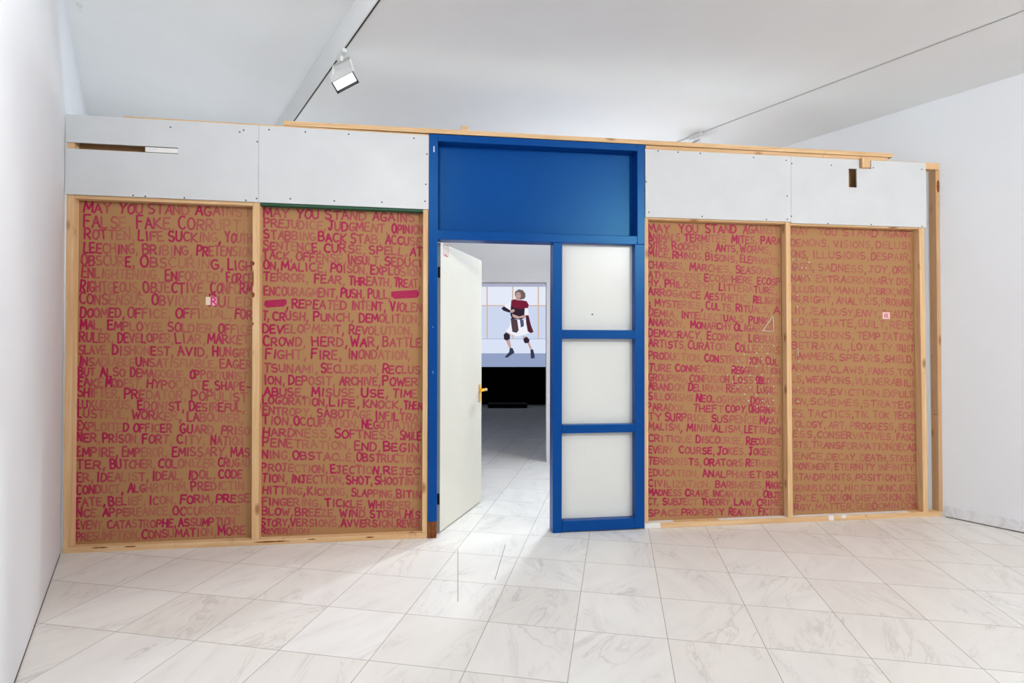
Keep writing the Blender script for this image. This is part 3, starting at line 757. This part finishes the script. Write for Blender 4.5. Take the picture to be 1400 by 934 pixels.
for a, b in (((.45, .12), (.3, .8)), ((.3, .8), (.62, .8)), ((.62, .2), (.7, .78)), ((.25, .88), (.8, .93))):
    A_, B_ = [(s0+(s1-s0)*k[0], zt+(zb-zt)*k[1]) for k in (a, b)]
    d = Vector((B_[0]-A_[0], B_[1]-A_[1])); d.normalize(); nn = Vector((-d.y, d.x))*.0022
    mb.face([dp(A_[0]-nn.x, .0008, A_[1]-nn.y), dp(B_[0]-nn.x, .0008, B_[1]-nn.y), dp(B_[0]+nn.x, .0008, B_[1]+nn.y), dp(A_[0]+nn.x, .0008, A_[1]+nn.y)])
c = mb.build('sticker_outline', REDINK, dl); c['label'] = 'red outlined label at the top corner'

# ------------------------------------------------------------------ lighting tracks and spotlights
def track(px, py, px2, py2, label, t0, t1):
    a = CAM + ray(px, py)*((H_R-CAM.z)/ray(px, py).z)
    base = Vector((a.x, a.y, H_R))
    t = empty('lighting_track', base, label, 'lighting track')
    f = lambda x, y, z: base + RN*x + RD*y + Vector((0, 0, z))
    mb = MB(); mb.box(-.013, -.006, t0, t1, -.004, 0, f); mb.box(.006, .013, t0, t1, -.004, 0, f); mb.build('rail', LAMPW, t)
    mb = MB(); mb.box(-.006, .006, t0, t1, -.0008, 0, f); c = mb.build('groove', BLACK, t); c['label'] = 'dark groove'
    return f, base
f1, b1 = track(402, 165, 520, 0, 'ceiling track with a dark groove along the edge of lowered ceiling, left of centre', -8.2, 1.2)
f2, b2 = track(930, 192, 1400, 15, 'ceiling track running from behind the partition to the upper right', -6.5, 1.0)
# spotlight on the left track
sb = CAM + ray(467, 72)*((H_R-.004-CAM.z)/ray(467, 72).z)
EM = NT('glowing_lamp_lens'); EM.b.inputs['Emission Color'].default_value = (1, .99, .97, 1); EM.b.inputs['Emission Strength'].default_value = .9
EM = EM.fin((.8, .8, .8, 1), .4)
def spot(loc, aim, roll, label, watts, lens_mat=EM, cone=110, off=(0, 0, -.185), hw=.086, hh=.06):
    t = empty('track_spotlight', loc, label, 'spotlight')
    L = Vector(loc)
    mb = MB(); mb.obox(L+Vector((0, 0, -.014)), RN, RD, (0, 0, 1), .017, .075, .014); mb.build('track_adapter', LAMPW, t, .003)
    aim = Vector(aim).normalized(); side = aim.cross(Vector((0, 0, 1))).normalized(); up = side.cross(aim)
    side, up = side*math.cos(roll)+up*math.sin(roll), up*math.cos(roll)-side*math.sin(roll)
    C_ = L + Vector(off) + aim*.03
    mb = MB(); mb.tube([L+Vector((0, 0, -.028)), L+Vector((0, 0, -.065))], .013, 12)
    for sg in (-1, 1):
        mb.obox(L+Vector((0, 0, -.068)), side, aim, up, .07, .012, .004)
        mb.tube([L+Vector((0, 0, -.066))+side*.066*sg, C_+side*(hw+.002)*sg+up*.005-aim*.03], .007, 8)
    mb.build('yoke', LAMPW, t)
    # tapering housing, open front
    mb = MB()
    bk, fr = -.075, .05
    ring = lambda d, k: [C_ + aim*d + side*(a*hw*k) + up*(b*hh*k) for a, b in ((-1,-1),(1,-1),(1,1),(-1,1))]
    r0, r1, r2 = ring(bk, .85), ring(fr, 1), ring(bk+.0, .5)
    mb.face(list(reversed(r0)))
    for i in range(4): mb.face([r0[i], r0[(i+1) % 4], r1[(i+1) % 4], r1[i]])
    mb.build('housing', LAMPW, t)
    mb = MB(); rin = [C_ + aim*fr + side*(a*(hw-.003)) + up*(b*(hh-.003)) for a, b in ((-1,-1),(1,-1),(1,1),(-1,1))]
    rdp = [C_ + aim*(fr-.03) + side*(a*(hw-.010)) + up*(b*(hh-.007)) for a, b in ((-1,-1),(1,-1),(1,1),(-1,1))]
    for i in range(4):
        mb.face([r1[i], r1[(i+1) % 4], rin[(i+1) % 4], rin[i]]); mb.face([rin[i], rin[(i+1) % 4], rdp[(i+1) % 4], rdp[i]])
    c = mb.build('baffle', BLACK, t); c['label'] = 'black inner rim'
    mb = MB(); mb.face([p+aim*.001 for p in rdp]); c = mb.build('lens', lens_mat, t); c['label'] = 'glowing white lens'
    if watts:
        l = bpy.data.lights.new('spotlight_beam', 'SPOT'); l.energy = watts; l.spot_size = math.radians(cone); l.spot_blend = .5; l.shadow_soft_size = .07; l.color = (1, .97, .92)
        lo = bpy.data.objects.new('spotlight_beam', l); COL.objects.link(lo); lo.parent = t
        p = C_ + aim*(fr+.012); lo.location = p - L
        lo.rotation_euler = aim.to_track_quat('-Z', 'Y').to_euler()
    return t
spot(sb, (.313, -.623, -.717), -.747, 'white rectangular track spotlight with glowing lens, hanging left of the blue frame', 40, off=(.008, .015, -.175), hw=.088, hh=.045)
sb2 = CAM + ray(951, 184)*((H_R-.004-CAM.z)/ray(951, 184).z)
spot(sb2, (-.72, -.05, -.78), .1, 'small white track spotlight just showing above the long top plank, right of the blue frame', 60, cone=115)
hk = CAM + ray(109, 6)*((H_L-CAM.z)/ray(109, 6).z)
mb = MB(); mb.tube([hk, hk+Vector((0, 0, -.012))], .02, 12); mb.tube([hk+Vector((0, 0, -.012)), hk+Vector((0, 0, -.04)), hk+Vector((.012, 0, -.05))], .004, 8)
tag(mb.build('ceiling_hook', LAMPW), 'tiny white hook under the ceiling at the upper left', 'hook')

# ------------------------------------------------------------------ projection and black box
ps = empty('projection_screen', sw(0, -.01, .937), 'lit projection of a costumed dancer, in the dark room through the doorway', 'projection')
mb = MB(); mb.box(-1.9, 1.9, -.012, 0, .937, 2.948, sw); mb.build('screen_sheet', GREYWALL, ps)
SP0 = sw(0, -.014, 0)
def sp_(x, y, k=0): return at_plane(655+x/6.916, 375+y/6.916, SP0 - FW*(.0015*k), FW)
cols = {'white': (232, 238, 252), 'top': (176, 178, 202), 'pale': (222, 231, 250), 'floor': (150, 165, 200), 'line': (216, 186, 164), 'hair': (118, 98, 96), 'skin': (200, 165, 160),
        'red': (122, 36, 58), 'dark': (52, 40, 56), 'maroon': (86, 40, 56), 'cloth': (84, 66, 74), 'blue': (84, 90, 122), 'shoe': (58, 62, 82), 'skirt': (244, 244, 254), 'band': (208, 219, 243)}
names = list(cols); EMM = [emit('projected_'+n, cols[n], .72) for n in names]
mb = MB()
def poly(col, pts, k): mb.face([sp_(x, y, k) for x, y in reversed(pts)], names.index(col))
def rect(col, x0, y0, x1, y1, k): poly(col, [(x0, y0), (x1, y0), (x1, y1), (x0, y1)], k)
rect('white', -380, 118, 1040, 610, 0); rect('pale', -380, 610, 1040, 748, 0); rect('floor', -380, 748, 1040, 876, 0); rect('top', -380, 64, 1040, 118, 0)  # uppermost band glows to stand for projector spill on the wall
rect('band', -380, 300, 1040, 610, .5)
for x in (-168, 76, 318, 560, 800): rect('line', x-6, 118, x+6, 614, 1)
rect('line', -380, 292, 1040, 302, 1.2); rect('floor', -380, 610, 1040, 614, 1.4)
bg = mb.build('projected_backdrop', EMM, ps); bg['label'] = 'projected pale backdrop with wooden grid, and projector spill above'
mb = MB()
for col, pts in [
 ('skin', [(245,545),(300,555),(290,620),(305,695),(285,698),(255,630),(240,585)]),
 ('skin', [(412,585),(450,590),(500,700),(485,715),(455,650),(425,640)]),
 ('dark', [(232,570),(260,550),(290,575),(292,610),(262,628),(235,615)]),
 ('dark', [(418,610),(450,590),(478,620),(470,648),(435,655),(422,635)]),
 ('shoe', [(290,695),(318,700),(335,742),(300,765),(265,790),(242,785),(262,760),(285,735)]),
 ('shoe', [(485,712),(510,708),(525,765),(525,795),(490,798),(487,760)]),
 ('skirt', [(300,430),(440,430),(478,550),(440,570),(360,588),(300,565),(250,545),(290,490)]),
 ('skirt', [(302,258),(250,290),(225,310),(290,345),(303,330)]), ('skirt', [(432,322),(462,320),(470,385),(430,390)]),
 ('cloth', [(298,415),(360,430),(375,530),(355,555),(315,545),(305,480)]), ('blue', [(385,430),(420,430),(425,490),(395,505)]),
 ('maroon', [(440,385),(468,390),(490,480),(515,545),(490,558),(460,540),(445,460)]),
 ('dark', [(300,300),(340,316),(400,326),(432,318),(428,385),(440,400),(400,430),(310,420),(295,380)]),
 ('red', [(305,245),(345,235),(400,245),(450,255),(470,290),(462,320),(430,322),(400,330),(340,320),(300,300)]),
 ('skin', [(310,375),(340,385),(380,400),(430,385),(450,390),(420,410),(360,420),(320,405)]),
 ('dark', [(210,322),(235,303),(300,345),(290,365),(230,345)]), ('skin', [(295,340),(325,330),(340,345),(315,365),(295,360)]),
 ('skin', [(352,225),(392,225),(396,248),(350,246)]),
 ('hair', [(340,165),(375,143),(412,150),(436,180),(440,212),(425,235),(392,238),(350,225),(338,195)]),
 ('skin', [(350,178),(370,168),(390,178),(395,205),(386,232),(368,242),(354,228),(347,200)]),
 ('hair', [(355,190),(366,189),(366,194),(355,195)]), ('hair', [(376,189),(388,190),(388,195),(376,194)]), ('red', [(362,221),(378,221),(376,226),(364,226)])]:
    poly(col, pts, 2+len(mb.f)*.2)
c = mb.build('projected_person', EMM, ps); c['label'] = 'projected person in a red collar, white skirt and dark knee pads, knees bent'
bx0 = at_plane(667, 558, (0, 0, 0), (0, 0, 1)); bx1 = at_plane(721, 558, (0, 0, 0), (0, 0, 1))
e = RW; w_ = (bx1-bx0).dot(e)
bb = empty('speaker_box', bx0+e*w_/2, 'long low black box on the dark floor under the projection', 'speaker')
g = lambda s, d, z: bx0 + e*s + FW*d + Vector((0, 0, z))
mb = MB(); mb.box(0, w_, 0, .35, .012, .10, g); mb.build('cabinet', BLACK, bb, .006)
mb = MB(); mb.box(.02, w_-.02, -.006, 0, .02, .092, g); mb.build('front_grille', BLACKWALL, bb, .002)
for s in (.06, w_-.06):
    mb = MB(); mb.box(s-.03, s+.03, .03, .3, 0, .012, g); mb.build('foot', BLACKWALL, bb)

# thin dark lines on the tiles before the door
def streak(a, b, label):
    p, q_ = [at_plane(*k, (0, 0, 0), (0, 0, 1)) for k in (a, b)]
    d = (q_-p).normalized(); s = Vector((-d.y, d.x, 0))*.0016
    mb = MB(); mb.v = [p-s, q_-s, q_+s, p+s]; mb.v = [v+Vector((0, 0, .0004)) for v in mb.v] + [v.copy() for v in mb.v]
    mb.f = [(0,1,2,3),(0,4,5,1),(1,5,6,2),(2,6,7,3),(3,7,4,0)]; mb.mi = [0]*5
    tag(mb.build('floor_streak', SCREW), label, 'streak')
streak((626, 752), (626, 823), 'longer straight dark scratch in the marble before the open doorway')
streak((691, 745), (676.5, 793), 'short slanting dark scratch in the marble right of the longer one')

for o in bpy.data.objects:
    if '_o' in o: del o['_o']
